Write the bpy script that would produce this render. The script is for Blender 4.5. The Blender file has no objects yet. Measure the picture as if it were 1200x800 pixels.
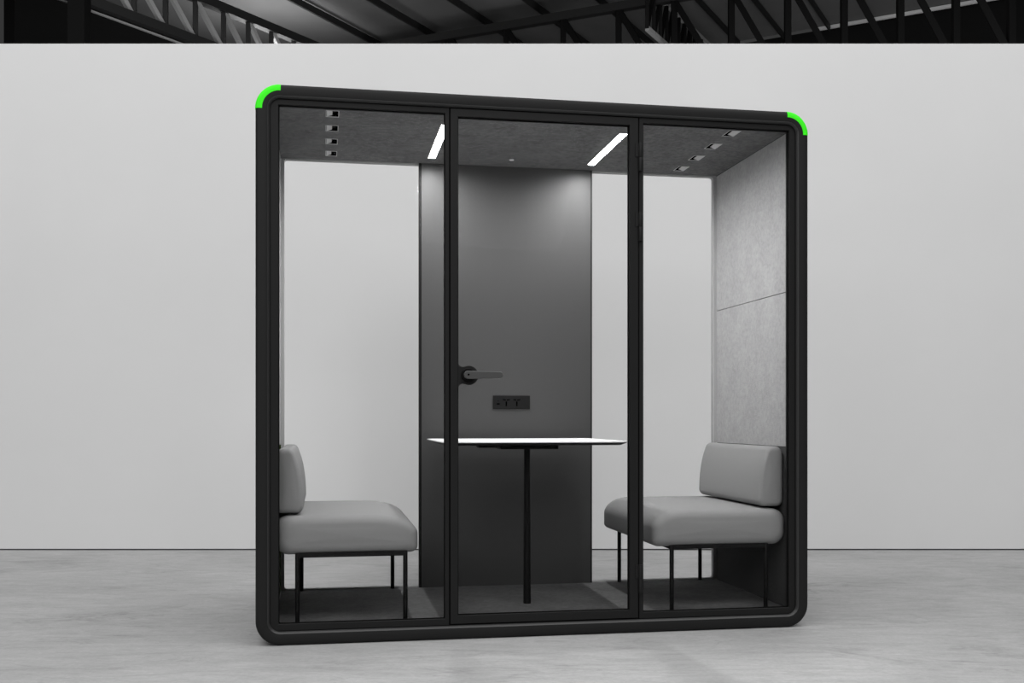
import bpy, bmesh, math, random
from mathutils import Vector, Matrix
random.seed(7)
S = bpy.context.scene
COL = S.collection
PI = math.pi

# ------------------------------------------------------------------ camera, world, lights, exposure
F_PX, HOR = 1243.0, 490.8
HC = 0.9286                                        # eye height (m)
cam_d = bpy.data.cameras.new('camera')
cam_d.sensor_width = 36.0
cam_d.lens = F_PX * 36.0 / 1200.0
cam_d.shift_y = (HOR - 400.0) / 1200.0
cam_d.clip_end = 200
cam = bpy.data.objects.new('camera', cam_d)
cam.location = (0, 0, HC)
cam.rotation_euler = (PI/2, 0, 0)
COL.objects.link(cam)
S.camera = cam
S.view_settings.view_transform = 'Standard'
S.view_settings.look = 'None'
S.view_settings.gamma = 1.0
S.view_settings.use_curve_mapping = False
S.view_settings.exposure = 0.0
S.cycles.transparent_max_bounces = 32

W = bpy.data.worlds.new('world')
S.world = W
W.use_nodes = True
W.node_tree.nodes['Background'].inputs[0].default_value = (1, 1, 1, 1)
W.node_tree.nodes['Background'].inputs[1].default_value = 0.035

def area(name, loc, rot, sx, sy, power, spread=180):
    d = bpy.data.lights.new(name, 'AREA')
    d.shape = 'RECTANGLE'; d.size = sx; d.size_y = sy; d.energy = power
    d.spread = math.radians(spread)
    o = bpy.data.objects.new(name, d)
    o.location = loc; o.rotation_euler = rot
    COL.objects.link(o)
    return o

area('overhead_softbox', (0, 1.9, 7.8), (math.radians(12), 0, 0), 16, 8, 1010)  # unseen softbox added overhead to light the wall and floor
area('front_fill', (-1.0, -6.5, 5.6), (math.radians(68), 0, math.radians(-5)), 13, 4.0, 430)  # unseen fill panel added in front to even out the wall
area('roof_fill_left', (-3.15, 13.5, 5.2), (math.radians(180), 0, 0), 0.8, 0.8, 26)  # unseen fill added behind the wall to brighten the left roof
area('roof_fill_centre', (-2.6, 10.6, 3.2), (math.radians(180 - 12), math.radians(10), 0), 1.5, 1.0, 26)  # second added roof fill, out of sight behind the wall
area('roof_fill_right', (3.5, 10.3, 2.6), (math.radians(180 - 25), 0, 0), 6.0, 1.2, 75)  # added fill, out of sight, lifts the roof at the right

# ------------------------------------------------------------------ the booth's own frame of reference
TH = 0.175922
CT, ST = math.cos(TH), math.sin(TH)
XL, ZL = -1.046403, 4.321191
WB, HB, DB = 2.411, 2.30, 1.0
def place(o, u=0, v=0, z=0):
    o.location = (XL + u*CT - v*ST, ZL + u*ST + v*CT, z)
    o.rotation_euler = (0, 0, TH)

# ------------------------------------------------------------------ materials
def mat(name, rgb, rough=0.6, metal=0.0, spec=0.5, build=None):
    m = bpy.data.materials.new(name)
    m.use_nodes = True
    nt = m.node_tree
    b = nt.nodes['Principled BSDF']
    if not isinstance(rgb, tuple): rgb = (rgb, rgb, rgb)
    b.inputs['Base Color'].default_value = (*rgb, 1)
    b.inputs['Roughness'].default_value = rough
    b.inputs['Metallic'].default_value = metal
    b.inputs['Specular IOR Level'].default_value = spec
    if build: build(nt, b, rgb)
    return m

def noise_mix(scale, amt, detail=6, stretch=(1, 1, 1), bump=0.0, bscale=None, rough_n=0.6, coarse=None):
    def f(nt, b, rgb):
        N = nt.nodes; L = nt.links
        tc = N.new('ShaderNodeTexCoord')
        mp = N.new('ShaderNodeMapping'); mp.inputs['Scale'].default_value = stretch
        L.new(tc.outputs['Object'], mp.inputs['Vector'])
        n = N.new('ShaderNodeTexNoise'); n.inputs['Scale'].default_value = scale
        n.inputs['Detail'].default_value = detail; n.inputs['Roughness'].default_value = rough_n
        L.new(mp.outputs[0], n.inputs['Vector'])
        r = N.new('ShaderNodeMapRange')
        r.inputs['From Min'].default_value = 0.25; r.inputs['From Max'].default_value = 0.75
        r.inputs['To Min'].default_value = 1 - amt; r.inputs['To Max'].default_value = 1 + amt
        L.new(n.outputs['Fac'], r.inputs['Value'])
        val = r.outputs[0]
        if coarse:
            n2 = N.new('ShaderNodeTexNoise'); n2.inputs['Scale'].default_value = coarse[0]
            n2.inputs['Detail'].default_value = 3
            L.new(mp.outputs[0], n2.inputs['Vector'])
            r2 = N.new('ShaderNodeMapRange')
            r2.inputs['From Min'].default_value = 0.3; r2.inputs['From Max'].default_value = 0.7
            r2.inputs['To Min'].default_value = 1 - coarse[1]; r2.inputs['To Max'].default_value = 1 + coarse[1]
            L.new(n2.outputs['Fac'], r2.inputs['Value'])
            mm = N.new('ShaderNodeMath'); mm.operation = 'MULTIPLY'
            L.new(val, mm.inputs[0]); L.new(r2.outputs[0], mm.inputs[1]); val = mm.outputs[0]
        vm = N.new('ShaderNodeVectorMath'); vm.operation = 'SCALE'
        vm.inputs[0].default_value = rgb
        L.new(val, vm.inputs['Scale'])
        L.new(vm.outputs[0], b.inputs['Base Color'])
        if bump:
            bn = N.new('ShaderNodeTexNoise'); bn.inputs['Scale'].default_value = bscale or scale
            bn.inputs['Detail'].default_value = 5
            L.new(mp.outputs[0], bn.inputs['Vector'])
            bp = N.new('ShaderNodeBump'); bp.inputs['Strength'].default_value = bump
            bp.inputs['Distance'].default_value = 0.003
            L.new(bn.outputs['Fac'], bp.inputs['Height'])
            L.new(bp.outputs[0], b.inputs['Normal'])
    return f

def concrete(nt, b, rgb):
    N = nt.nodes; L = nt.links
    tc = N.new('ShaderNodeTexCoord')
    def noise(scale, st, det, dist=0.0, rg=0.6):
        mp = N.new('ShaderNodeMapping'); mp.inputs['Scale'].default_value = st
        mp.inputs['Rotation'].default_value = (0, 0, 0.15)
        L.new(tc.outputs['Object'], mp.inputs['Vector'])
        n = N.new('ShaderNodeTexNoise'); n.inputs['Scale'].default_value = scale
        n.inputs['Detail'].default_value = det; n.inputs['Distortion'].default_value = dist
        n.inputs['Roughness'].default_value = rg
        L.new(mp.outputs[0], n.inputs['Vector'])
        return n.outputs['Fac']
    def rng(x, a, c, lo, hi):
        r = N.new('ShaderNodeMapRange')
        for k, v in zip(('From Min', 'From Max', 'To Min', 'To Max'), (a, c, lo, hi)): r.inputs[k].default_value = v
        L.new(x, r.inputs['Value']); return r.outputs[0]
    def mul(a, c):
        m = N.new('ShaderNodeMath'); m.operation = 'MULTIPLY'
        L.new(a, m.inputs[0]); L.new(c, m.inputs[1]); return m.outputs[0]
    big = rng(noise(1.1, (0.8, 1.1, 1), 7, 0.8), 0.3, 0.7, 0.88, 1.12)
    mid = rng(noise(5.5, (0.7, 1.5, 1), 9, 1.4, 0.7), 0.3, 0.7, 0.90, 1.08)
    fine = rng(noise(55, (1, 1, 1), 6, 0, 0.75), 0.3, 0.7, 0.88, 1.09)
    stain = rng(noise(2.3, (0.6, 1.9, 1), 12, 2.2, 0.72), 0.58, 0.72, 1.0, 0.76)
    pit = rng(noise(30, (0.8, 1.3, 1), 3, 0.5), 0.74, 0.80, 1.0, 0.62)
    vein = rng(noise(1.7, (0.35, 2.6, 1), 14, 3.0, 0.78), 0.50, 0.62, 1.0, 0.90)
    def ridge(scale, st, width, depth, mlo, mhi):
        n = noise(scale, st, 10, 1.2, 0.62)
        s1 = N.new('ShaderNodeMath'); s1.operation = 'SUBTRACT'; L.new(n, s1.inputs[0]); s1.inputs[1].default_value = 0.5
        s2 = N.new('ShaderNodeMath'); s2.operation = 'ABSOLUTE'; L.new(s1.outputs[0], s2.inputs[0])
        line = rng(s2.outputs[0], 0.0, width, depth, 0.0)
        mask = rng(noise(scale*0.8, (1, 1.4, 1), 4, 0.3), mlo, mhi, 0.0, 1.0)
        m = mul(line, mask)
        s3 = N.new('ShaderNodeMath'); s3.operation = 'SUBTRACT'; s3.inputs[0].default_value = 1.0; L.new(m, s3.inputs[1])
        return s3.outputs[0]
    wisps = mul(ridge(1.2, (0.5, 1.3, 1), 0.022, 0.24, 0.48, 0.60), ridge(3.1, (0.5, 1.5, 1), 0.014, 0.20, 0.52, 0.62))
    grain = rng(noise(22, (0.5, 2.2, 1), 8, 0.8, 0.8), 0.3, 0.7, 0.90, 1.08)
    v = mul(mul(mul(mul(big, mid), mul(fine, stain)), mul(pit, grain)), mul(vein, wisps))
    vm = N.new('ShaderNodeVectorMath'); vm.operation = 'SCALE'; vm.inputs[0].default_value = rgb
    L.new(v, vm.inputs['Scale']); L.new(vm.outputs[0], b.inputs['Base Color'])
    L.new(rng(mid, 0.9, 1.08, 0.62, 0.5), b.inputs['Roughness'])
    bp = N.new('ShaderNodeBump'); bp.inputs['Strength'].default_value = 0.25; bp.inputs['Distance'].default_value = 0.004
    L.new(fine, bp.inputs['Height']); L.new(bp.outputs[0], b.inputs['Normal'])

def glass_mat(name, ior=1.15, tint=0.99):
    m = bpy.data.materials.new(name); m.use_nodes = True
    nt = m.node_tree; nt.nodes.clear()
    out = nt.nodes.new('ShaderNodeOutputMaterial')
    mx = nt.nodes.new('ShaderNodeMixShader')
    t = nt.nodes.new('ShaderNodeBsdfTransparent'); t.inputs[0].default_value = (tint, tint, tint, 1)
    g = nt.nodes.new('ShaderNodeBsdfGlossy'); g.inputs['Roughness'].default_value = 0.02
    fr = nt.nodes.new('ShaderNodeFresnel'); fr.inputs['IOR'].default_value = ior
    nt.links.new(fr.outputs[0], mx.inputs[0])
    nt.links.new(t.outputs[0], mx.inputs[1]); nt.links.new(g.outputs[0], mx.inputs[2])
    nt.links.new(mx.outputs[0], out.inputs[0])
    return m

def emit_mat(name, rgb, strength):
    m = bpy.data.materials.new(name); m.use_nodes = True
    nt = m.node_tree; nt.nodes.clear()
    out = nt.nodes.new('ShaderNodeOutputMaterial')
    e = nt.nodes.new('ShaderNodeEmission'); e.inputs[0].default_value = (*rgb, 1); e.inputs[1].default_value = strength
    nt.links.new(e.outputs[0], out.inputs[0])
    return m

LED = 60.0
LED_W = 10.8
M = dict(
    wall=mat('painted_wall', 0.70, 0.9, spec=0.1, build=noise_mix(0.9, 0.02, 3)),
    floor=mat('polished_concrete', 0.392, 0.55, spec=0.35, build=concrete),
    shadow_line=mat('painted_shadow_line', 0.05, 0.9),
    frame=mat('matte_black_frame', 0.0150, 0.5, spec=0.14),
    frame2=mat('black_window_frame', 0.0135, 0.5, spec=0.14),
    chamfer_hl=mat('chamfer_highlight_black', 0.028, 0.4, spec=0.4),
    gasket=mat('black_rubber_gasket', 0.003, 0.7, spec=0.1),
    green=mat('bright_green_trim', (0.055, 0.93, 0.022), 0.5, spec=0.1),
    felt=mat('grey_felt', 0.35, 0.95, spec=0.05, build=noise_mix(60, 0.14, 7, bump=0.5, bscale=160, coarse=(9, 0.05))),
    ceil_felt=mat('charcoal_ceiling_felt', 0.15, 0.95, spec=0.05, build=noise_mix(55, 0.34, 7, bump=0.5, bscale=160, coarse=(11, 0.10))),
    darkfelt=mat('darker_felt', 0.07, 0.95, spec=0.05, build=noise_mix(70, 0.1, 6)),  # right lower board only: felt toned darker than the boards above
    olive=mat('dark_olive_felt', (0.020, 0.032, 0.004), 0.95, spec=0.05, build=noise_mix(70, 0.1, 6)),
    carpet=mat('charcoal_carpet', 0.118, 0.95, spec=0.05, build=noise_mix(45, 0.22, 8, bump=0.8, bscale=240, coarse=(6, 0.12))),
    panel=mat('dark_grey_laminate', 0.052, 0.5, spec=0.3),
    rearf=mat('grey_rear_frame', 0.42, 0.8),
    edge=mat('black_edge_trim', 0.004, 0.6, spec=0.2),
    fabric=mat('grey_upholstery', 0.255, 0.85, spec=0.15, build=noise_mix(380, 0.05, 3, bump=0.25, bscale=600)),
    black=mat('black_powder_coat', 0.005, 0.5, spec=0.15),
    top=mat('white_tabletop', 0.86, 0.4),
    under=mat('dark_tabletop_edge', 0.012, 0.5),
    handle=mat('gunmetal_handle', 0.09, 0.35, metal=0.6),
    socket=mat('black_socket_plate', 0.010, 0.6, spec=0.1),
    hole=mat('black_holes', 0.001, 0.9, spec=0.0),
    ventm=mat('light_grey_vent_plastic', 0.55, 0.5),
    white=mat('white_plastic', 0.8, 0.5),
    led=emit_mat('led_diffuser', (1, 1, 1), LED),
    housing=mat('light_housing', 0.55, 0.5),
    glass=glass_mat('clear_glass', 1.07, 0.999),
    roof=mat('roof_sheeting', 0.16, 0.8, spec=0.1, build=noise_mix(0.6, 0.15, 3)),
    steel_b=mat('black_painted_steel', 0.006, 0.7, spec=0.1),
    steel=mat('dark_painted_steel', 0.016, 0.6),
    steel_l=mat('grey_painted_steel', 0.38, 0.6),
    darkwall=mat('dark_hall_wall', 0.012, 0.9, spec=0.1),
    trim=mat('pale_eave_trim', 0.85, 0.6),
)

# ------------------------------------------------------------------ mesh helpers
def link(name, bm, m, parent=None, smooth=False, angle=35):
    bmesh.ops.recalc_face_normals(bm, faces=bm.faces)
    me = bpy.data.meshes.new(name); bm.to_mesh(me); bm.free()
    for x in (m if isinstance(m, (list, tuple)) else [m]): me.materials.append(x)
    if smooth:
        me.polygons.foreach_set('use_smooth', [True]*len(me.polygons))
        me.set_sharp_from_angle(angle=math.radians(angle))
    o = bpy.data.objects.new(name, me); COL.objects.link(o)
    if parent: o.parent = parent
    return o

def empty(name):
    o = bpy.data.objects.new(name, None); o.empty_display_size = 0.1; COL.objects.link(o); return o

def tag(o, label=None, cat=None, group=None, kind=None):
    if label: o['label'] = label
    if cat: o['category'] = cat
    if group: o['group'] = group
    if kind: o['kind'] = kind
    return o

def box(bm, x0, x1, y0, y1, z0, z1, bev=0.0, seg=2, mi=0):
    vs = [bm.verts.new((x, y, z)) for x in (x0, x1) for y in (y0, y1) for z in (z0, z1)]
    idx = [(0, 1, 3, 2), (4, 6, 7, 5), (0, 4, 5, 1), (2, 3, 7, 6), (0, 2, 6, 4), (1, 5, 7, 3)]
    fs = [bm.faces.new([vs[i] for i in f]) for f in idx]
    for f in fs: f.material_index = mi
    if bev:
        es = list({e for f in fs for e in f.edges})
        bmesh.ops.bevel(bm, geom=es, offset=bev, segments=seg, affect='EDGES', profile=0.5)

def bar(bm, a, c, w, h, up=Vector((0, 0, 1)), bev=0.0):
    """rectangular bar from a to c, w across, h along up"""
    a, c = Vector(a), Vector(c)
    d = (c - a).normalized()
    s = d.cross(up)
    if s.length < 1e-4: s = d.cross(Vector((0, 1, 0)))
    s.normalize(); t = s.cross(d).normalized()
    vs = []
    for p in (a, c):
        for i, j in ((-1, -1), (1, -1), (1, 1), (-1, 1)):
            vs.append(bm.verts.new(p + s*(i*w/2) + t*(j*h/2)))
    fs = [bm.faces.new([vs[i] for i in f]) for f in ((0, 1, 2, 3), (7, 6, 5, 4), (0, 4, 5, 1), (1, 5, 6, 2), (2, 6, 7, 3), (3, 7, 4, 0))]
    if bev:
        bmesh.ops.bevel(bm, geom=list({e for f in fs for e in f.edges}), offset=bev, segments=2, affect='EDGES')

def tube(bm, p0, p1, r, seg=20, r1=None, mi=0, bev=0.0):
    p0, p1 = Vector(p0), Vector(p1)
    d = p1 - p0
    q = d.to_track_quat('Z', 'Y').to_matrix().to_4x4()
    r1 = r if r1 is None else r1
    prof = [(r, 0), (r1, d.length)]
    if bev: prof = [(r-bev, 0), (r-bev*0.3, bev*0.3), (r, bev), (r1, d.length-bev), (r1-bev*0.3, d.length-bev*0.3), (r1-bev, d.length)]
    rings = []
    for rr, z in prof:
        rings.append([bm.verts.new(Matrix.Translation(p0) @ q @ Vector((rr*math.cos(2*PI*i/seg), rr*math.sin(2*PI*i/seg), z))) for i in range(seg)])
    fs = []
    for a, c in zip(rings[:-1], rings[1:]):
        for i in range(seg): fs.append(bm.faces.new((a[i], a[(i+1) % seg], c[(i+1) % seg], c[i])))
    fs.append(bm.faces.new(rings[0][::-1])); fs.append(bm.faces.new(rings[-1]))
    for f in fs: f.material_index = mi

def rrect(x0, x1, z0, z1, r, n=10):
    """rounded rectangle in (x,z), counter-clockwise, 4*(n+1) points; r = one radius or four (BL,BR,TR,TL)"""
    if not isinstance(r, (list, tuple)): r = (r,)*4
    out = []
    for (cx, cz, a0, rr) in ((x0+r[0], z0+r[0], PI, r[0]), (x1-r[1], z0+r[1], 1.5*PI, r[1]), (x1-r[2], z1-r[2], 0, r[2]), (x0+r[3], z1-r[3], 0.5*PI, r[3])):
        for i in range(n+1):
            a = a0 + 0.5*PI*i/n
            out.append((cx + rr*math.cos(a), cz + rr*math.sin(a)))
    return out

def bridge(bm, loops, closed=False, caps=False, mi=0):
    rs = [[bm.verts.new(p) for p in lp] for lp in loops]
    n = len(rs[0])
    pr = list(zip(rs[:-1], rs[1:])) + ([(rs[-1], rs[0])] if closed else [])
    for a, c in pr:
        for i in range(n):
            f = bm.faces.new((a[i], a[(i+1) % n], c[(i+1) % n], c[i])); f.material_index = mi
    if caps:
        bm.faces.new(rs[0][::-1]).material_index = mi; bm.faces.new(rs[-1]).material_index = mi
    return rs

def ring_sweep(bm, x0, x1, z0, z1, R, prof, rmin=0.004, n=10):
    """profile of (inset, depth) swept round a rounded rectangle; closed"""
    bridge(bm, [[(x, v, z) for x, z in rrect(x0+d, x1-d, z0+d, z1-d, max(R-d, rmin), n)] for d, v in prof], closed=True)

def poly_extrude(bm, pts, y0, y1, mi=0):
    a = [bm.verts.new((x, y0, z)) for x, z in pts]; c = [bm.verts.new((x, y1, z)) for x, z in pts]
    n = len(pts)
    bm.faces.new(a).material_index = mi; bm.faces.new(c[::-1]).material_index = mi
    for i in range(n):
        bm.faces.new((a[i], c[i], c[(i+1) % n], a[(i+1) % n])).material_index = mi

# ------------------------------------------------------------------ setting: floor and back wall
bm = bmesh.new(); box(bm, -14, 16, -8, 22, -0.1, 0)
tag(link('floor', bm, M['floor']), kind='structure')
WY, WZ = 7.51, 3.586
bm = bmesh.new()
box(bm, -8, 9, WY, WY+0.15, 0.008, WZ, 0.004, 2)
tag(link('wall_back', bm, M['wall']), kind='structure')
bm = bmesh.new(); box(bm, -8, 9, WY+0.012, WY+0.14, 0.0, 0.0079)
tag(link('shadow_strip', bm, M['shadow_line']), kind='structure')  # dark strip painted in for the shadow line at the wall foot

# ------------------------------------------------------------------ setting: roof of the hall beyond the wall
RZ = 6.3
def pix(px, py, z):
    t = (z - HC) * F_PX / (HOR - py)
    return Vector(((px-600)/F_PX*t, t, z))
A = Vector((0.48, 0.877, 0)).normalized()           # purlin direction
B = Vector((A.y, -A.x, 0))                          # truss direction (to the right and nearer)
def G(a, b, z=0.0): return A*a + B*b + Vector((0, 0, z))
def ab(p): return p.dot(A), p.dot(B)
a_end, _ = ab(pix(1000, 25, RZ))                    # far end of the roof along A
_, b_side = ab(pix(100, 0, RZ))                     # left edge along B
bm = bmesh.new()
q = [G(a_end-9, b_side-0.3, RZ), G(a_end, b_side-0.3, RZ), G(a_end, b_side+20, RZ), G(a_end-9, b_side+20, RZ)]
# the sheeting starts beyond the partition wall
lo = [bm.verts.new(p) for p in q]; hi = [bm.verts.new(p+Vector((0, 0, 0.12))) for p in q]
bm.faces.new(lo); bm.faces.new(hi[::-1])
for i in range(4): bm.faces.new((lo[i], hi[i], hi[(i+1) % 4], lo[(i+1) % 4]))
bmesh.ops.bisect_plane(bm, geom=bm.verts[:]+bm.edges[:]+bm.faces[:], plane_co=(0, WY+1.2, 0), plane_no=(0, 1, 0), clear_inner=True)
bmesh.ops.holes_fill(bm, edges=bm.edges[:])
tag(link('ceiling', bm, M['roof']), kind='structure')
bm = bmesh.new(); bar(bm, G(a_end-6.5, b_side-0.1, 3.15), G(a_end+0.2, b_side-0.1, 3.15), 0.2, 6.29)
tag(link('wall_left', bm, M['darkwall']), kind='structure')
bm = bmesh.new(); bar(bm, G(a_end+0.2, b_side-0.1, 3.15), G(a_end+0.2, b_side+20, 3.15), 0.2, 6.29)
tag(link('wall_far', bm, M['darkwall']), kind='structure')
bm = bmesh.new(); bar(bm, G(a_end-0.02, b_side+8.0, RZ-0.03), G(a_end-0.02, b_side+20, RZ-0.022), 0.04, 0.04)
tag(link('trim_2', bm, M['trim']), kind='structure')

# ------------------------------------------------------------------ the booth
booth = tag(empty('meeting_booth'), 'black-framed glass meeting booth with rounded corners and green corner strips', 'booth')
place(booth)

# outer shell: one ring swept round a rounded rectangle, curved front lip
lip = [(0.0, 0.030), (0.0004, 0.016), (0.0022, 0.0085), (0.006, 0.0035), (0.012, 0.0010), (0.020, 0.0), (0.0455, 0.0),
       (0.0470, 0.0006), (0.0560, 0.0090), (0.0565, 0.0105), (0.0565, 0.022), (0.060, 0.024)]
back = [(d, DB-v) for d, v in lip[::-1]]
bm = bmesh.new(); ring_sweep(bm, 0, WB, 0, HB, 0.100, lip+back, rmin=0.012, n=14)
link('outer_shell', bm, M['frame'], booth, True, 50)
bm = bmesh.new(); ring_sweep(bm, 0, WB, 0, HB, 0.100, [(0.0475, 0.0002), (0.0485, -0.0006), (0.0500, 0.0002), (0.0580, 0.0085), (0.0580, 0.0098), (0.0563, 0.0098)], rmin=0.012, n=14)
link('highlight_bead', bm, M['chamfer_hl'], booth, True, 60)  # lighter ring puts the chamfer's highlight into its own colour

# green strips on the two upper corners, wrapped over the lip
def corner_strip(right):
    bm = bmesh.new()
    prof = [(-0.0012, 0.060), (-0.0012, 0.015), (0.0012, 0.0075), (0.0053, 0.0025), (0.0117, -0.0002), (0.020, -0.0012), (0.0275, -0.0012),
            (0.0275, 0.002), (0.020, 0.002), (0.012, 0.0035), (0.006, 0.007), (0.0025, 0.014), (0.0025, 0.060)]
    loops = []
    n = 16
    for d, v in prof:
        r = 0.100 - d; lp = []
        pts = [(0.100, HB-d)]
        for i in range(n+1):
            a = 0.5*PI + 0.5*PI*i/n
            pts.append((0.100 + r*math.cos(a), HB-0.100 + r*math.sin(a)))
        pts = [(0.1015, HB-d)] + pts[1:] + [(d, HB-0.103)]
        loops.append([(WB-x if right else x, v, z) for x, z in pts])
    rs = [[bm.verts.new(p) for p in lp] for lp in loops]
    for a, c in zip(rs, rs[1:]+rs[:1]):
        for i in range(len(a)-1): bm.faces.new((a[i], a[i+1], c[i+1], c[i]))
    bm.faces.new([r[0] for r in rs]); bm.faces.new([r[-1] for r in rs][::-1])
    o = link('corner_strip', bm, M['green'], booth, True, 40)
    o['label'] = 'bright green strip wrapped over the upper %s corner' % ('right' if right else 'left')
corner_strip(False); corner_strip(True)

# front: two fixed glazed frames
ZF0, ZF1 = 0.0585, HB-0.0585
def glazed(x0, x1, wl, wr, zb, zt, label):
    bm = bmesh.new()
    def lp(l, r, b, t, v, rad): return [(x, v, z) for x, z in rrect(x0+l, x1-r, ZF0+b, ZF1-t, rad, 4)]
    bridge(bm, [lp(0, 0, 0, 0, 0.052, .001), lp(0, 0, 0, 0, 0.0165, .001), lp(.0015, .0015, .0015, .0015, 0.015, .001),
                lp(wl-.0015, wr-.0015, zb-.0015, zt-.0015, 0.015, .004), lp(wl, wr, zb, zt, 0.0165, .004), lp(wl, wr, zb, zt, 0.052, .004)], closed=True)
    fr = link('window_frame', bm, M['frame2'], booth, True, 30); fr['label'] = label
    bm = bmesh.new()
    def g(e, v): return [(x, v, z) for x, z in rrect(x0+wl-e, x1-wr+e, ZF0+zb-e, ZF1-zt+e, .004, 4)]
    bridge(bm, [g(0.0, 0.034), g(0.0, 0.026), g(-0.0035, 0.026), g(-0.0035, 0.034)], closed=True)
    link('gasket', bm, M['gasket'], fr)
    bm = bmesh.new(); box(bm, x0+wl-.0, x1-wr+.0, 0.035, 0.041, ZF0+zb-.0, ZF1-zt+.0)
    link('glass_pane', bm, M['glass'], fr)
    return fr
glazed(0.0575, 0.7965, 0.0345, 0.0175, 0.028, 0.023, 'fixed front window frame left of the door')
glazed(1.6285, WB-0.0575, 0.0185, 0.0290, 0.028, 0.023, 'fixed front window frame right of the door')

# door
DX0, DX1, DZ0, DZ1 = 0.8020, 1.6225, 0.0645, 2.2380
GX0, GX1, GZ0, GZ1 = 0.8335, 1.5850, 0.0990, 2.2060
HX, HZ, HR = 0.8800, 1.1130, 0.0405
def door_inner(e=0.0):
    """inner opening outline with the lobe around the handle; e grows the opening"""
    pts = [(GX1+e, GZ0-e), (GX1+e, GZ1+e), (GX0-e, GZ1+e)]
    fr_, R = 0.022, HR-e
    x0 = GX0-e
    cx = x0+fr_
    dz = math.sqrt(max((R+fr_)**2-(HX-cx)**2, 0))
    up = (cx, HZ+dz)
    a_end_ = math.atan2(HZ-up[1], HX-up[0])
    a = PI; b = a_end_ + 2*PI if a_end_ < 0 else a_end_
    for i in range(11):
        t = a + (b-a)*i/10
        pts.append((up[0]+fr_*math.cos(t), up[1]+fr_*math.sin(t)))
    s0 = math.atan2(up[1]-HZ, up[0]-HX)
    for i in range(1, 28):
        t = s0 + (-s0-s0)*i/28
        pts.append((HX+R*math.cos(t), HZ+R*math.sin(t)))
    lo_ = (cx, HZ-dz)
    for i in range(11):
        t = (2*PI-b) + ((2*PI-a)-(2*PI-b))*i/10
        pts.append((lo_[0]+fr_*math.cos(t), lo_[1]+fr_*math.sin(t)))
    pts.append((x0, GZ0-e))
    return pts
def V3(pts, v): return [(x, v, z) for x, z in pts]
def R4(e): return [(GX0-e, GZ0-e), (GX1+e, GZ0-e), (GX1+e, GZ1+e), (GX0-e, GZ1+e)]
OUT4 = [(DX0, DZ0), (DX1, DZ0), (DX1, DZ1), (DX0, DZ1)]
bm = bmesh.new()
bridge(bm, [V3(OUT4, 0.050), V3(OUT4, 0.012), V3(R4(.0012), 0.012), V3(R4(0), 0.0135), V3(R4(0), 0.050)], closed=True)
lobe = [p for p in door_inner(0)[2:]]
lobe = [p for p in lobe if GZ0+.01 < p[1] < GZ1-.01]
poly_extrude(bm, lobe[::-1], 0.012, 0.046)
door = link('door', bm, M['frame2'], booth, True, 25)
door['label'] = 'glass door with thin black frame, the handle plate swelling out of its left stile'
bm = bmesh.new(); bridge(bm, [V3(R4(0), 0.026), V3(R4(0), 0.034), V3(R4(-.0035), 0.034), V3(R4(-.0035), 0.026)], closed=True)
link('gasket', bm, M['gasket'], door)
bm = bmesh.new(); box(bm, GX0, GX1, 0.035, 0.041, GZ0, GZ1)
link('glass_pane', bm, M['glass'], door)
bm = bmesh.new()
def D4(e, v): return [(DX0-e, v, DZ0-e), (DX1+e, v, DZ0-e), (DX1+e, v, DZ1+e), (DX0-e, v, DZ1+e)]
bridge(bm, [D4(.0058, .022), D4(.0058, .049), D4(.0002, .049), D4(.0002, .022)], closed=True)
link('door_seal', bm, M['gasket'], door)
# rose, lever
bm = bmesh.new(); tube(bm, (HX-.004, 0.013, HZ), (HX-.004, 0.0005, HZ), 0.030, 40, bev=0.003)
link('handle_rose', bm, M['gasket'], door, True)
bm = bmesh.new()
tube(bm, (0.872, 0.001, HZ), (0.872, -0.036, HZ), 0.0105, 24)
cap = []
LX0, LX1, r0, r1 = 0.8675, 1.003, 0.0165, 0.0135
for i in range(17):
    a = 0.5*PI + PI*i/16; cap.append((LX0 + r0*math.cos(a), HZ + r0*math.sin(a)))
cap.append((LX0+.035, HZ-r0))
for i in range(17):
    a = -0.5*PI + PI*i/16; cap.append((LX1 + r1*math.cos(a), HZ + .001 + r1*math.sin(a)))
cap.append((LX0+.035, HZ+r0))
def scale_cap(s): return [(x + (0.93-x)*s*0.18 if False else (LX0 if x < LX0+.04 else LX1) + (x-(LX0 if x < LX0+.04 else LX1))*(1-s) if abs(x-LX0-.035) > 1e-6 else x, HZ+(z-HZ)*(1-s)) for x, z in cap]
bridge(bm, [V3(scale_cap(.12), -0.036), V3(cap, -0.038), V3(cap, -0.046), V3(scale_cap(.12), -0.048)], caps=True)
link('lever_handle', bm, M['handle'], door, True, 30)
bm = bmesh.new(); tube(bm, (0.8705, -0.0478, HZ+.001), (0.8705, -0.0486, HZ+.001), 0.0042, 16)
link('keyhole', bm, M['hole'], door)
for z0, z1 in ((2.006, 2.128), (1.702, 1.826), (0.172, 0.296)):
    bm = bmesh.new()
    zm = (z0+z1)/2
    tube(bm, (1.6315, 0.006, z0), (1.6315, 0.006, zm-.0012), 0.0085, 20, bev=0.001)
    tube(bm, (1.6315, 0.006, zm+.0012), (1.6315, 0.006, z1), 0.0085, 20, bev=0.001)
    tube(bm, (1.6315, 0.006, zm-.002), (1.6315, 0.006, zm+.002), 0.006, 16)
    box(bm, 1.610, 1.6315, 0.0085, 0.0125, zm+.002, z1-.002)
    link('hinge', bm, M['frame'], door, True)

# interior
IX0, IX1, IZ0, IZ1, IV0, IV1 = 0.066, WB-0.068, 0.074, 2.226, 0.053, 0.955
bm = bmesh.new(); box(bm, 0.061, WB-.061, IV0, IV1, 0.061, IZ0)
link('floor_carpet', bm, M['carpet'], booth)['label'] = 'charcoal carpet floor inside the booth'
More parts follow.
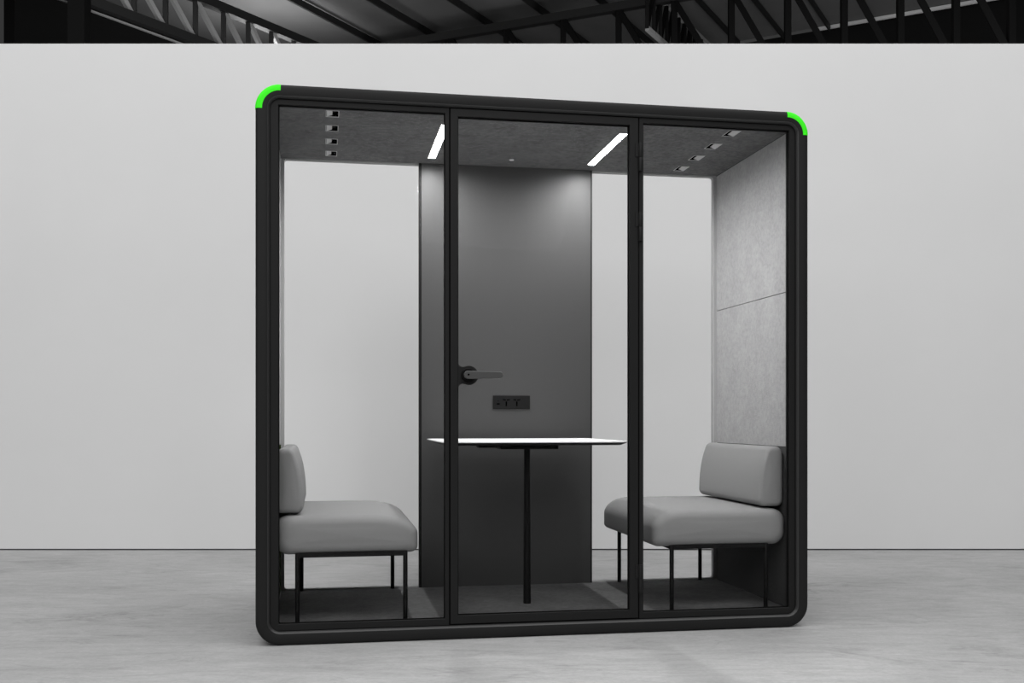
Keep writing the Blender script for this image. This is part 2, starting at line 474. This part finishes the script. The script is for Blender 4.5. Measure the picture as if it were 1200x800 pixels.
# ceiling with real openings for the vents
VH, VL = 0.0265, 0.047
VV = [0.135+0.2285*i for i in range(4)]
vents = [(0.3115, v, -1) for v in VV] + [(2.0995, v, 1) for v in VV]
xs = sorted({0.061, WB-.061} | {x+s*VH for x, _, _ in vents for s in (-1, 1)})
ys = sorted({IV0, IV1} | {v+s*VL for v in VV for s in (-1, 1)})
def is_hole(xa, xb, ya, yb):
    xm, ym = (xa+xb)/2, (ya+yb)/2
    return any(abs(xm-x) < VH and abs(ym-v) < VL for x, v, _ in vents)
bm = bmesh.new()
gv = {(i, j): bm.verts.new((x, y, IZ1)) for i, x in enumerate(xs) for j, y in enumerate(ys)}
fs = []
for i in range(len(xs)-1):
    for j in range(len(ys)-1):
        if not is_hole(xs[i], xs[i+1], ys[j], ys[j+1]):
            fs.append(bm.faces.new((gv[i, j], gv[i, j+1], gv[i+1, j+1], gv[i+1, j])))
ex = bmesh.ops.extrude_face_region(bm, geom=fs)
bmesh.ops.translate(bm, verts=[e for e in ex['geom'] if isinstance(e, bmesh.types.BMVert)], vec=(0, 0, 0.0125))
link('ceiling_panel', bm, M['ceil_felt'], booth)
# one vent, then copies
first = None
def make_vent(side):
    bm = bmesh.new()
    # thin rim
    def lp(e, z): return [(sx*(VH+e), sy*(VL+e), z) for sx, sy in ((-1, -1), (1, -1), (1, 1), (-1, 1))]
    bridge(bm, [lp(.0015, -.0005), lp(.0015, -.0018), lp(-.0012, -.0018), lp(-.0012, .0005), lp(-.0003, .0005), lp(-.0003, -.0005)], closed=True)
    o = link('air_vent', bm, M['ventm'], booth)
    bm = bmesh.new(); bridge(bm, [lp(-.0004, .0006), lp(-.0004, .0122), lp(-.001, .0122), lp(-.001, .0006)], closed=True)
    box(bm, -VH+.001, VH-.001, -VL+.001, VL-.001, 0.0112, 0.0121)
    link('vent_cavity', bm, M['hole'], o)
    bm = bmesh.new()
    xo = side*(VH-.003); xi = -side*0.0 
    a = [(xo, -VL+.003, -.0012), (xo, VL-.003, -.0012), (xi, VL-.003, .0060), (xi, -VL+.003, .0060)]
    lo_ = [bm.verts.new(p) for p in a]; hi_ = [bm.verts.new((p[0], p[1], p[2]+.0018)) for p in a]
    bm.faces.new(lo_); bm.faces.new(hi_[::-1])
    for i in range(4): bm.faces.new((lo_[i], hi_[i], hi_[(i+1) % 4], lo_[(i+1) % 4]))
    link('vent_blade', bm, M['ventm'], o)
    return o
protos = {-1: make_vent(-1), 1: make_vent(1)}
used = set()
for x, v, s in vents:
    if s in used:
        o = protos[s].copy(); COL.objects.link(o)
        for ch in protos[s].children:
            c = ch.copy(); COL.objects.link(c); c.parent = o
    else:
        o = protos[s]; used.add(s)
    o.parent = booth; o.location = (x, v, IZ1)

# side linings in three felt boards each, thin seams between
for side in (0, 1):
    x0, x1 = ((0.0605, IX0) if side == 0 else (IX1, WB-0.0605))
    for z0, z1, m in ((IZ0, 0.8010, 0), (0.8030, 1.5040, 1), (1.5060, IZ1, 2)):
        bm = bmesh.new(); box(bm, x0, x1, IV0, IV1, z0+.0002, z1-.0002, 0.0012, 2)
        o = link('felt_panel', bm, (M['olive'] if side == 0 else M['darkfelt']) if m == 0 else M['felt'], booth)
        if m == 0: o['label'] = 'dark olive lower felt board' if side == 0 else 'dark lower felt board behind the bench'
    for zz in (0.801, 1.504):
        bm = bmesh.new(); box(bm, (0.0602 if side == 0 else IX1+.003), (IX0-.003 if side == 0 else WB-.0602), IV0+.002, IV1-.002, zz, zz+.002)
        link('panel_seam', bm, M['gasket'], booth)

# rear frame with glass
bm = bmesh.new()
o4 = lambda v: [(x, v, z) for x, z in rrect(0.0605, WB-.0605, 0.0605, HB-.0605, .02, 6)]
i4 = lambda v, e=0: [(x, v, z) for x, z in rrect(0.082-e, 2.325+e, 0.081-e, 2.2195+e, .014, 6)]
bridge(bm, [o4(0.985), o4(0.9555), i4(0.9555, .001), i4(0.957), i4(0.984), i4(0.985, .001)], closed=True)
rf = link('rear_window_frame', bm, M['rearf'], booth, True, 30)
bm = bmesh.new(); box(bm, 0.082, 2.325, 0.968, 0.974, 0.081, 2.2195)
link('glass_pane', bm, M['glass'], rf)

# dark centre panel with black edge strips and power outlet
PX0, PX1, PV = 0.751, 1.651, 0.9400
bm = bmesh.new(); box(bm, PX0+.013, PX1-.004, PV, 0.967, IZ0+.001, IZ1-.0005)
cp = link('centre_panel', bm, M['panel'], booth); cp['label'] = 'dark grey board behind the table'
bm = bmesh.new(); box(bm, PX0, PX0+.0128, PV-.001, 0.9672, IZ0+.001, IZ1-.0005)
link('edge_strip', bm, M['edge'], cp)
bm = bmesh.new(); box(bm, PX1-.0038, PX1+.003, PV-.001, 0.9672, IZ0+.001, IZ1-.0005)
link('edge_strip', bm, M['edge'], cp)
sx0, sx1, sz0, sz1 = 1.130, 1.323, 0.980, 1.049
bm = bmesh.new(); box(bm, sx0, sx1, PV-.007, PV-.0002, sz0, sz1, 0.0015, 2)
for i in range(1):
    pass
sk = link('power_outlet', bm, M['socket'], cp)
def slot(pts, name):
    bm = bmesh.new()
    for (x, z, w, h, a) in pts:
        c, s = math.cos(a), math.sin(a)
        q_ = [(x + dx*c - dz*s, z + dx*s + dz*c) for dx, dz in ((-w/2, -h/2), (w/2, -h/2), (w/2, h/2), (-w/2, h/2))]
        poly_extrude(bm, q_, PV-.0076, PV-.0068)
    return link(name, bm, M['hole'], cp)
slot([(1.157, 1.006, .015, .008, 0), (1.157, 1.021, .005, .004, 0)], 'usb_port')
for cx_ in (1.199, 1.254):
    slot([(cx_-.010, 1.027, .006, .015, 1.40), (cx_+.010, 1.027, .006, .016, -1.40), (cx_, 1.007, .0075, .023, 0)], 'socket_slots')

# ceiling strip lights and detector
for x0 in (0.7880, 1.6015):
    bm = bmesh.new()
    x1 = x0+.0310
    def lp(e, z): return [(x0-e, .217-e, z), (x1+e, .217-e, z), (x1+e, .813+e, z), (x0-e, .813+e, z)]
    bridge(bm, [lp(.005, IZ1-.0004), lp(.005, IZ1-.003), lp(.0005, IZ1-.003), lp(.0005, IZ1-.0004)], closed=True)
    hs = link('strip_light', bm, M['housing'], booth)
    bm = bmesh.new(); box(bm, x0, x1, .217, .813, IZ1-.0045, IZ1-.0005, 0.001, 2)
    link('light_diffuser', bm, M['led'], hs)['label'] = 'glowing white diffuser'
    ld = bpy.data.lights.new('strip_lamp', 'AREA'); ld.shape = 'RECTANGLE'; ld.size = x1-x0-.004; ld.size_y = .588; ld.energy = LED_W; ld.spread = math.radians(168)
    lo = bpy.data.objects.new('strip_lamp', ld); COL.objects.link(lo); lo.parent = hs; lo.location = ((x0+x1)/2, .515, IZ1-.0052)
bm = bmesh.new(); tube(bm, (1.201, .789, IZ1-.0005), (1.201, .789, IZ1-.004), 0.0125, 24, r1=0.011)
link('ceiling_sensor', bm, M['white'], booth, True)

# ------------------------------------------------------------------ benches
def cushion_mesh(outline, y0, y1, r, puff=0.0):
    cx = (min(p[0] for p in outline)+max(p[0] for p in outline))/2
    cz = (min(p[1] for p in outline)+max(p[1] for p in outline))/2
    hw = (max(p[0] for p in outline)-min(p[0] for p in outline))/2
    hh = (max(p[1] for p in outline)-min(p[1] for p in outline))/2
    bm = bmesh.new(); L = []
    def ring(y, ins, pf=0.0):
        sx, sz = 1-ins/hw, 1-ins/hh
        L.append([(cx+(x-cx)*sx, y, cz+(z-cz)*sz + pf*max(0, (z-cz)/hh)*(1-((x-cx)/hw)**2)) for x, z in outline])
    n = 8
    def flat(y, k):
        L.append([(cx+(x-cx)*(1-r/hw)*k, y, cz+(z-cz)*(1-r/hh)*k) for x, z in outline])
    for k in (0.06, 0.3, 0.55, 0.8): flat(y0-.005*(1-k*k), k)
    for i in range(n+1):
        a = 0.5*PI*i/n                                # a=0 flat end, a=90 side
        ring(y0 + r*(1-math.cos(a))*1.0, r*(1-math.sin(a)))
    for i in range(1, 12):
        t = i/12; ring(y0+r + (y1-y0-2*r)*t, 0, puff*math.sin(PI*t))
    for i in range(n, -1, -1):
        a = 0.5*PI*i/n
        ring(y1 - r*(1-math.cos(a)), r*(1-math.sin(a)))
    for k in (0.8, 0.55, 0.3, 0.06): flat(y1+.005*(1-k*k), k)
    bridge(bm, L, caps=True)
    return bm

def ell(cx, cz, ax, bz, a0, a1, n=12):
    return [(cx+ax*math.cos(math.radians(a0+(a1-a0)*i/n)), cz+bz*math.sin(math.radians(a0+(a1-a0)*i/n))) for i in range(n+1)]
def seat_outline(w=0.600, e=0.130):
    # wall end at x=0, room end at x=0.60
    return (ell(.058, .343, .058, .057, 180, 270) + ell(w-.035, .312, .035, .026, 270, 360) + ell(w-e, .364, e, .084, 0, 90, 18)
            + ell(.062, .394, .062, .054, 90, 180))
def back_outline():
    pts = ell(.028, .485, .028, .028, 180, 270, 8) + ell(.088, .487, .030, .030, 270, 355, 8)
    p0, c0, c1, p1 = (.1178, .492), (.1165, .575), (.104, .655), (.082, .703)
    for i in range(1, 12):
        t = i/12; u = 1-t
        pts.append((u**3*p0[0]+3*u*u*t*c0[0]+3*u*t*t*c1[0]+t**3*p1[0], u**3*p0[1]+3*u*u*t*c0[1]+3*u*t*t*c1[1]+t**3*p1[1]))
    pts += ell(.054, .692, .030, .038, 22, 90, 8) + ell(.034, .690, .034, .040, 92, 180, 8)
    return pts

def make_bench(w, fx1, e, bk):
    root = empty('bench')
    link('seat', cushion_mesh(seat_outline(w, e), 0.0, 0.885, 0.045, 0.004), M['fabric'], root, True, 80)
    link('backrest', cushion_mesh(back_outline(), 0.045, bk, 0.024), M['fabric'], root, True, 80)
    bm = bmesh.new()
    fx0, fy0, fy1 = 0.095, 0.014, 0.865
    zt = 0.294
    for p, q_ in (((fx0, fy0), (fx1, fy0)), ((fx0, fy1), (fx1, fy1)), ((fx0, fy0), (fx0, fy1)), ((fx1, fy0), (fx1, fy1))):
        bar(bm, (p[0], p[1], zt-.010), (q_[0], q_[1], zt-.010), 0.016, 0.018)
    link('seat_frame', bm, M['black'], root)
    for x in (fx0, fx1):
        for y in (fy0, fy1):
            bm = bmesh.new(); tube(bm, (x, y, 0.0005), (x, y, zt-.0015), 0.0098, 20, bev=0.001)
            link('leg', bm, M['black'], root, True)
    return root
bl = make_bench(0.600, 0.545, 0.190, 0.860)
place(bl, IX0+.006, 0.072, IZ0)
tag(bl, 'grey upholstered bench on thin black legs at the left end of the booth', 'bench', 'upholstered benches in the booth')
br = make_bench(0.628, 0.539, 0.130, 0.852)
place(br, IX1-.002, 0.072+0.885, IZ0)
br.rotation_euler = (0, 0, TH+PI)
tag(br, 'grey upholstered bench on thin black legs against the pale felt wall, right end', 'bench', 'upholstered benches in the booth')

# ------------------------------------------------------------------ table
tb = tag(empty('booth_table'), 'white rectangular table on a single slim black post in the booth middle', 'table')
place(tb, 1.205, 0.400, IZ0)
TZ = 0.7565
tx0, tx1, ty0, ty1 = 0.780-1.205, 1.606-1.205, 0.085-0.40, 0.850-0.40
def tl(e, z, r): return [(x, y, z) for x, y in rrect(tx0+e, tx1-e, ty0+e, ty1-e, r, 8)]
bm = bmesh.new()
bridge(bm, [tl(.028, TZ-.0175, .02), tl(.0035, TZ-.0065, .034), tl(0, TZ-.005, .036), tl(0, TZ-.001, .036), tl(.001, TZ, .035)], caps=True)
bm.faces.ensure_lookup_table()
for f in bm.faces:
    zc = f.calc_center_median().z
    f.material_index = 0 if zc > TZ-.0035 else 1
link('tabletop', bm, [M['top'], M['under']], tb, True, 30)
bm = bmesh.new(); box(bm, -.135, .135, -.07, .07, TZ-.0400, TZ-.0177, .002, 2)
link('mounting_plate', bm, M['black'], tb)
bm = bmesh.new(); box(bm, -.235, -.150, -.06, .02, TZ-.0330, TZ-.0177, .002, 2)
link('cable_tray', bm, M['black'], tb)
bm = bmesh.new(); tube(bm, (0, 0, 0.0003), (0, 0, TZ-.0397), 0.0175, 32, r1=0.0145)
link('post', bm, M['black'], tb, True)

# ------------------------------------------------------------------ roof steel beyond the wall
GR = 'roof purlins beyond the wall'
def wbar(name, a, c, w, h, m, parent=None):
    bm = bmesh.new(); mid = (Vector(a)+Vector(c))/2
    bar(bm, Vector(a)-mid, Vector(c)-mid, w, h)
    o = link(name, bm, m, parent); o.location = mid
    return o
purl = [(292, 0, 0.16, 'first'), (345, 0, 0.10, ''), (437, 0, 0.10, ''), (531, 0, 0.10, ''), (618, 0, 0.10, ''), (703, 0, 0.08, ''), (818, 0, 0.06, ''), (884, 0, 0.06, ''), (950, 0, 0.06, ''), (1010, 0, 0.06, '')]
# a line along A at roof height through a pixel column at the top of the frame
words = ['steel roof purlin just right of the pale left roof truss', 'steel purlin under the dark roof, above the left green corner strip',
         'steel purlin under the roof, descending to the left end of the long rafter', 'steel purlin crossing the long rafter above the booth middle',
         'steel purlin crossing the long rafter left of its third post', 'steel purlin running behind the rafter beside the lattice girder',
         'thin steel purlin first to the right of the lattice girder', 'thin steel purlin meeting the pale eave strip at its left end',
         'thin steel purlin behind the right roof truss, second along the pale eave strip', 'thin steel purlin farthest to the right in the roof']
for (px, py, w, _), lab in list(zip(purl, words))[1:]:
    p = pix(px, py, RZ-.07); a, b = ab(p)
    wbar('roof_purlin', G(a-0.6, b, RZ-.07), G(a_end-.08, b, RZ-.07), w*0.32, 0.085, M['steel'])
    tag(COL.objects[-1], lab, 'purlin', GR)

def truss(name, label, a0, b0, dirv, zlo, zhi, nodes, posts, diags, cw, ww, m, mw, md):
    """flat truss in the vertical plane through G(a0,b0) along dirv; nodes are distances along it"""
    r = empty(name); o0 = G(a0, b0); r.location = (o0.x, o0.y, 0)
    tag(r, label, 'roof truss')
    s0, s1 = nodes
    def P(s, z): return dirv*s + Vector((0, 0, z))
    def mk(nm, p, q_, w, h, mm):
        bm = bmesh.new(); bar(bm, p, q_, w, h); return link(nm, bm, mm, r)
    mk('top_chord', P(s0, zhi), P(s1, zhi), cw, cw, m)
    mk('bottom_chord', P(s0, zlo), P(s1, zlo), cw, cw, m)
    for s in posts: mk('post', P(s, zlo), P(s, zhi), ww, ww, mw)
    for sa, za, sb, zb in diags: mk('diagonal', P(sa, za), P(sb, zb), ww, ww, md)
    if md is M['steel_l'] and zhi < 6: mk('bottom_flange', P(s0, zlo-cw*.75)-Vector((0.05, 0, 0)), P(s1, zlo-cw*.75)-Vector((0.05, 0, 0)), 0.03, 0.015, M['steel_l'])
    return r
def on_plane(px, py, a0, b0, dirv):
    """distance along dirv and height where the view through (px,py) meets the vertical plane"""
    d = Vector(((px-600)/F_PX, 1, (HOR-py)/F_PX)); o0 = G(a0, b0); n = Vector((dirv.y, -dirv.x, 0))
    t = n.dot(Vector((o0.x, o0.y, 0)))/n.dot(d); p = d*t
    return (Vector((p.x, p.y, 0))-Vector((o0.x, o0.y, 0))).dot(dirv), p.z+HC
# left girder, running away along A
z_hi = 5.75
a0, b0 = ab(pix(233, -2, z_hi))
dL = Vector((0.66, 1, 0)).normalized()
s_, z_lo = on_plane(157, 21, a0, b0, dL)
ps = [on_plane(x, 30, a0, b0, dL)[0] for x in (120, 157, 194, 229, 262, 291, 318, 344)]
dg = [(ps[i], z_hi-.02, ps[i+1]-.02, z_lo+.02) for i in range(len(ps)-1)]
truss('roof_truss', 'pale lattice roof truss at the upper left, slanting down behind the wall', a0, b0, dL, z_lo, z_hi, (ps[0]-1.2, ps[-1]+1.5), ps, dg, 0.10, 0.05, M['steel'], M['steel'], M['steel_l'])
# long rafter truss crossing the hall
dR = (pix(1100, -56, 6.0)-pix(505, 46, 6.0)).normalized()
a1, b1 = ab(pix(505, 46, 6.0))
ps = [on_plane(x, 30, a1, b1, dR)[0] for x in (463, 528, 593, 660, 725, 790, 857, 923, 989, 1055, 1120, 1185)]
dg = [(ps[i], 5.97, ps[i+1], 4.75) for i in range(len(ps)-1)]
truss('roof_truss', 'long dark roof truss crossing behind the wall from centre to right, posts hanging down', a1, b1, dR, 4.7, 6.0, (ps[0]-.8, ps[-1]+.8), ps, dg, 0.10, 0.07, M['steel'], M['steel_b'], M['steel_b'])
# dense lattice girder seen almost end on
a2, b2 = ab(pix(776, 0, 6.05))
s_, zl2 = on_plane(766, 40, a2, b2, A)
s0 = -0.5; ps = [s0 + .22*i for i in range(12)]
dg = [(ps[i], zl2, ps[i+1], 6.05) for i in range(len(ps)-1)]
truss('lattice_girder', 'short dense lattice girder seen nearly end on, above the booth right half', a2, b2, A, zl2, 6.05, (ps[0], ps[-1]), ps, dg, 0.05, 0.04, M['steel_l'], M['edge'], M['edge'])
# dark column at the far left
p = on_plane(80, 20, *ab(pix(90, 20, 5.6)), dL)
a3, b3 = ab(pix(93, 20, 5.0))
wbar('steel_column', G(a3, b3, 0.0), G(a3, b3, 5.22), 0.17, 0.17, M['steel_b'])
tag(COL.objects[-1], 'black square steel column rising behind the wall at far upper left', 'column')
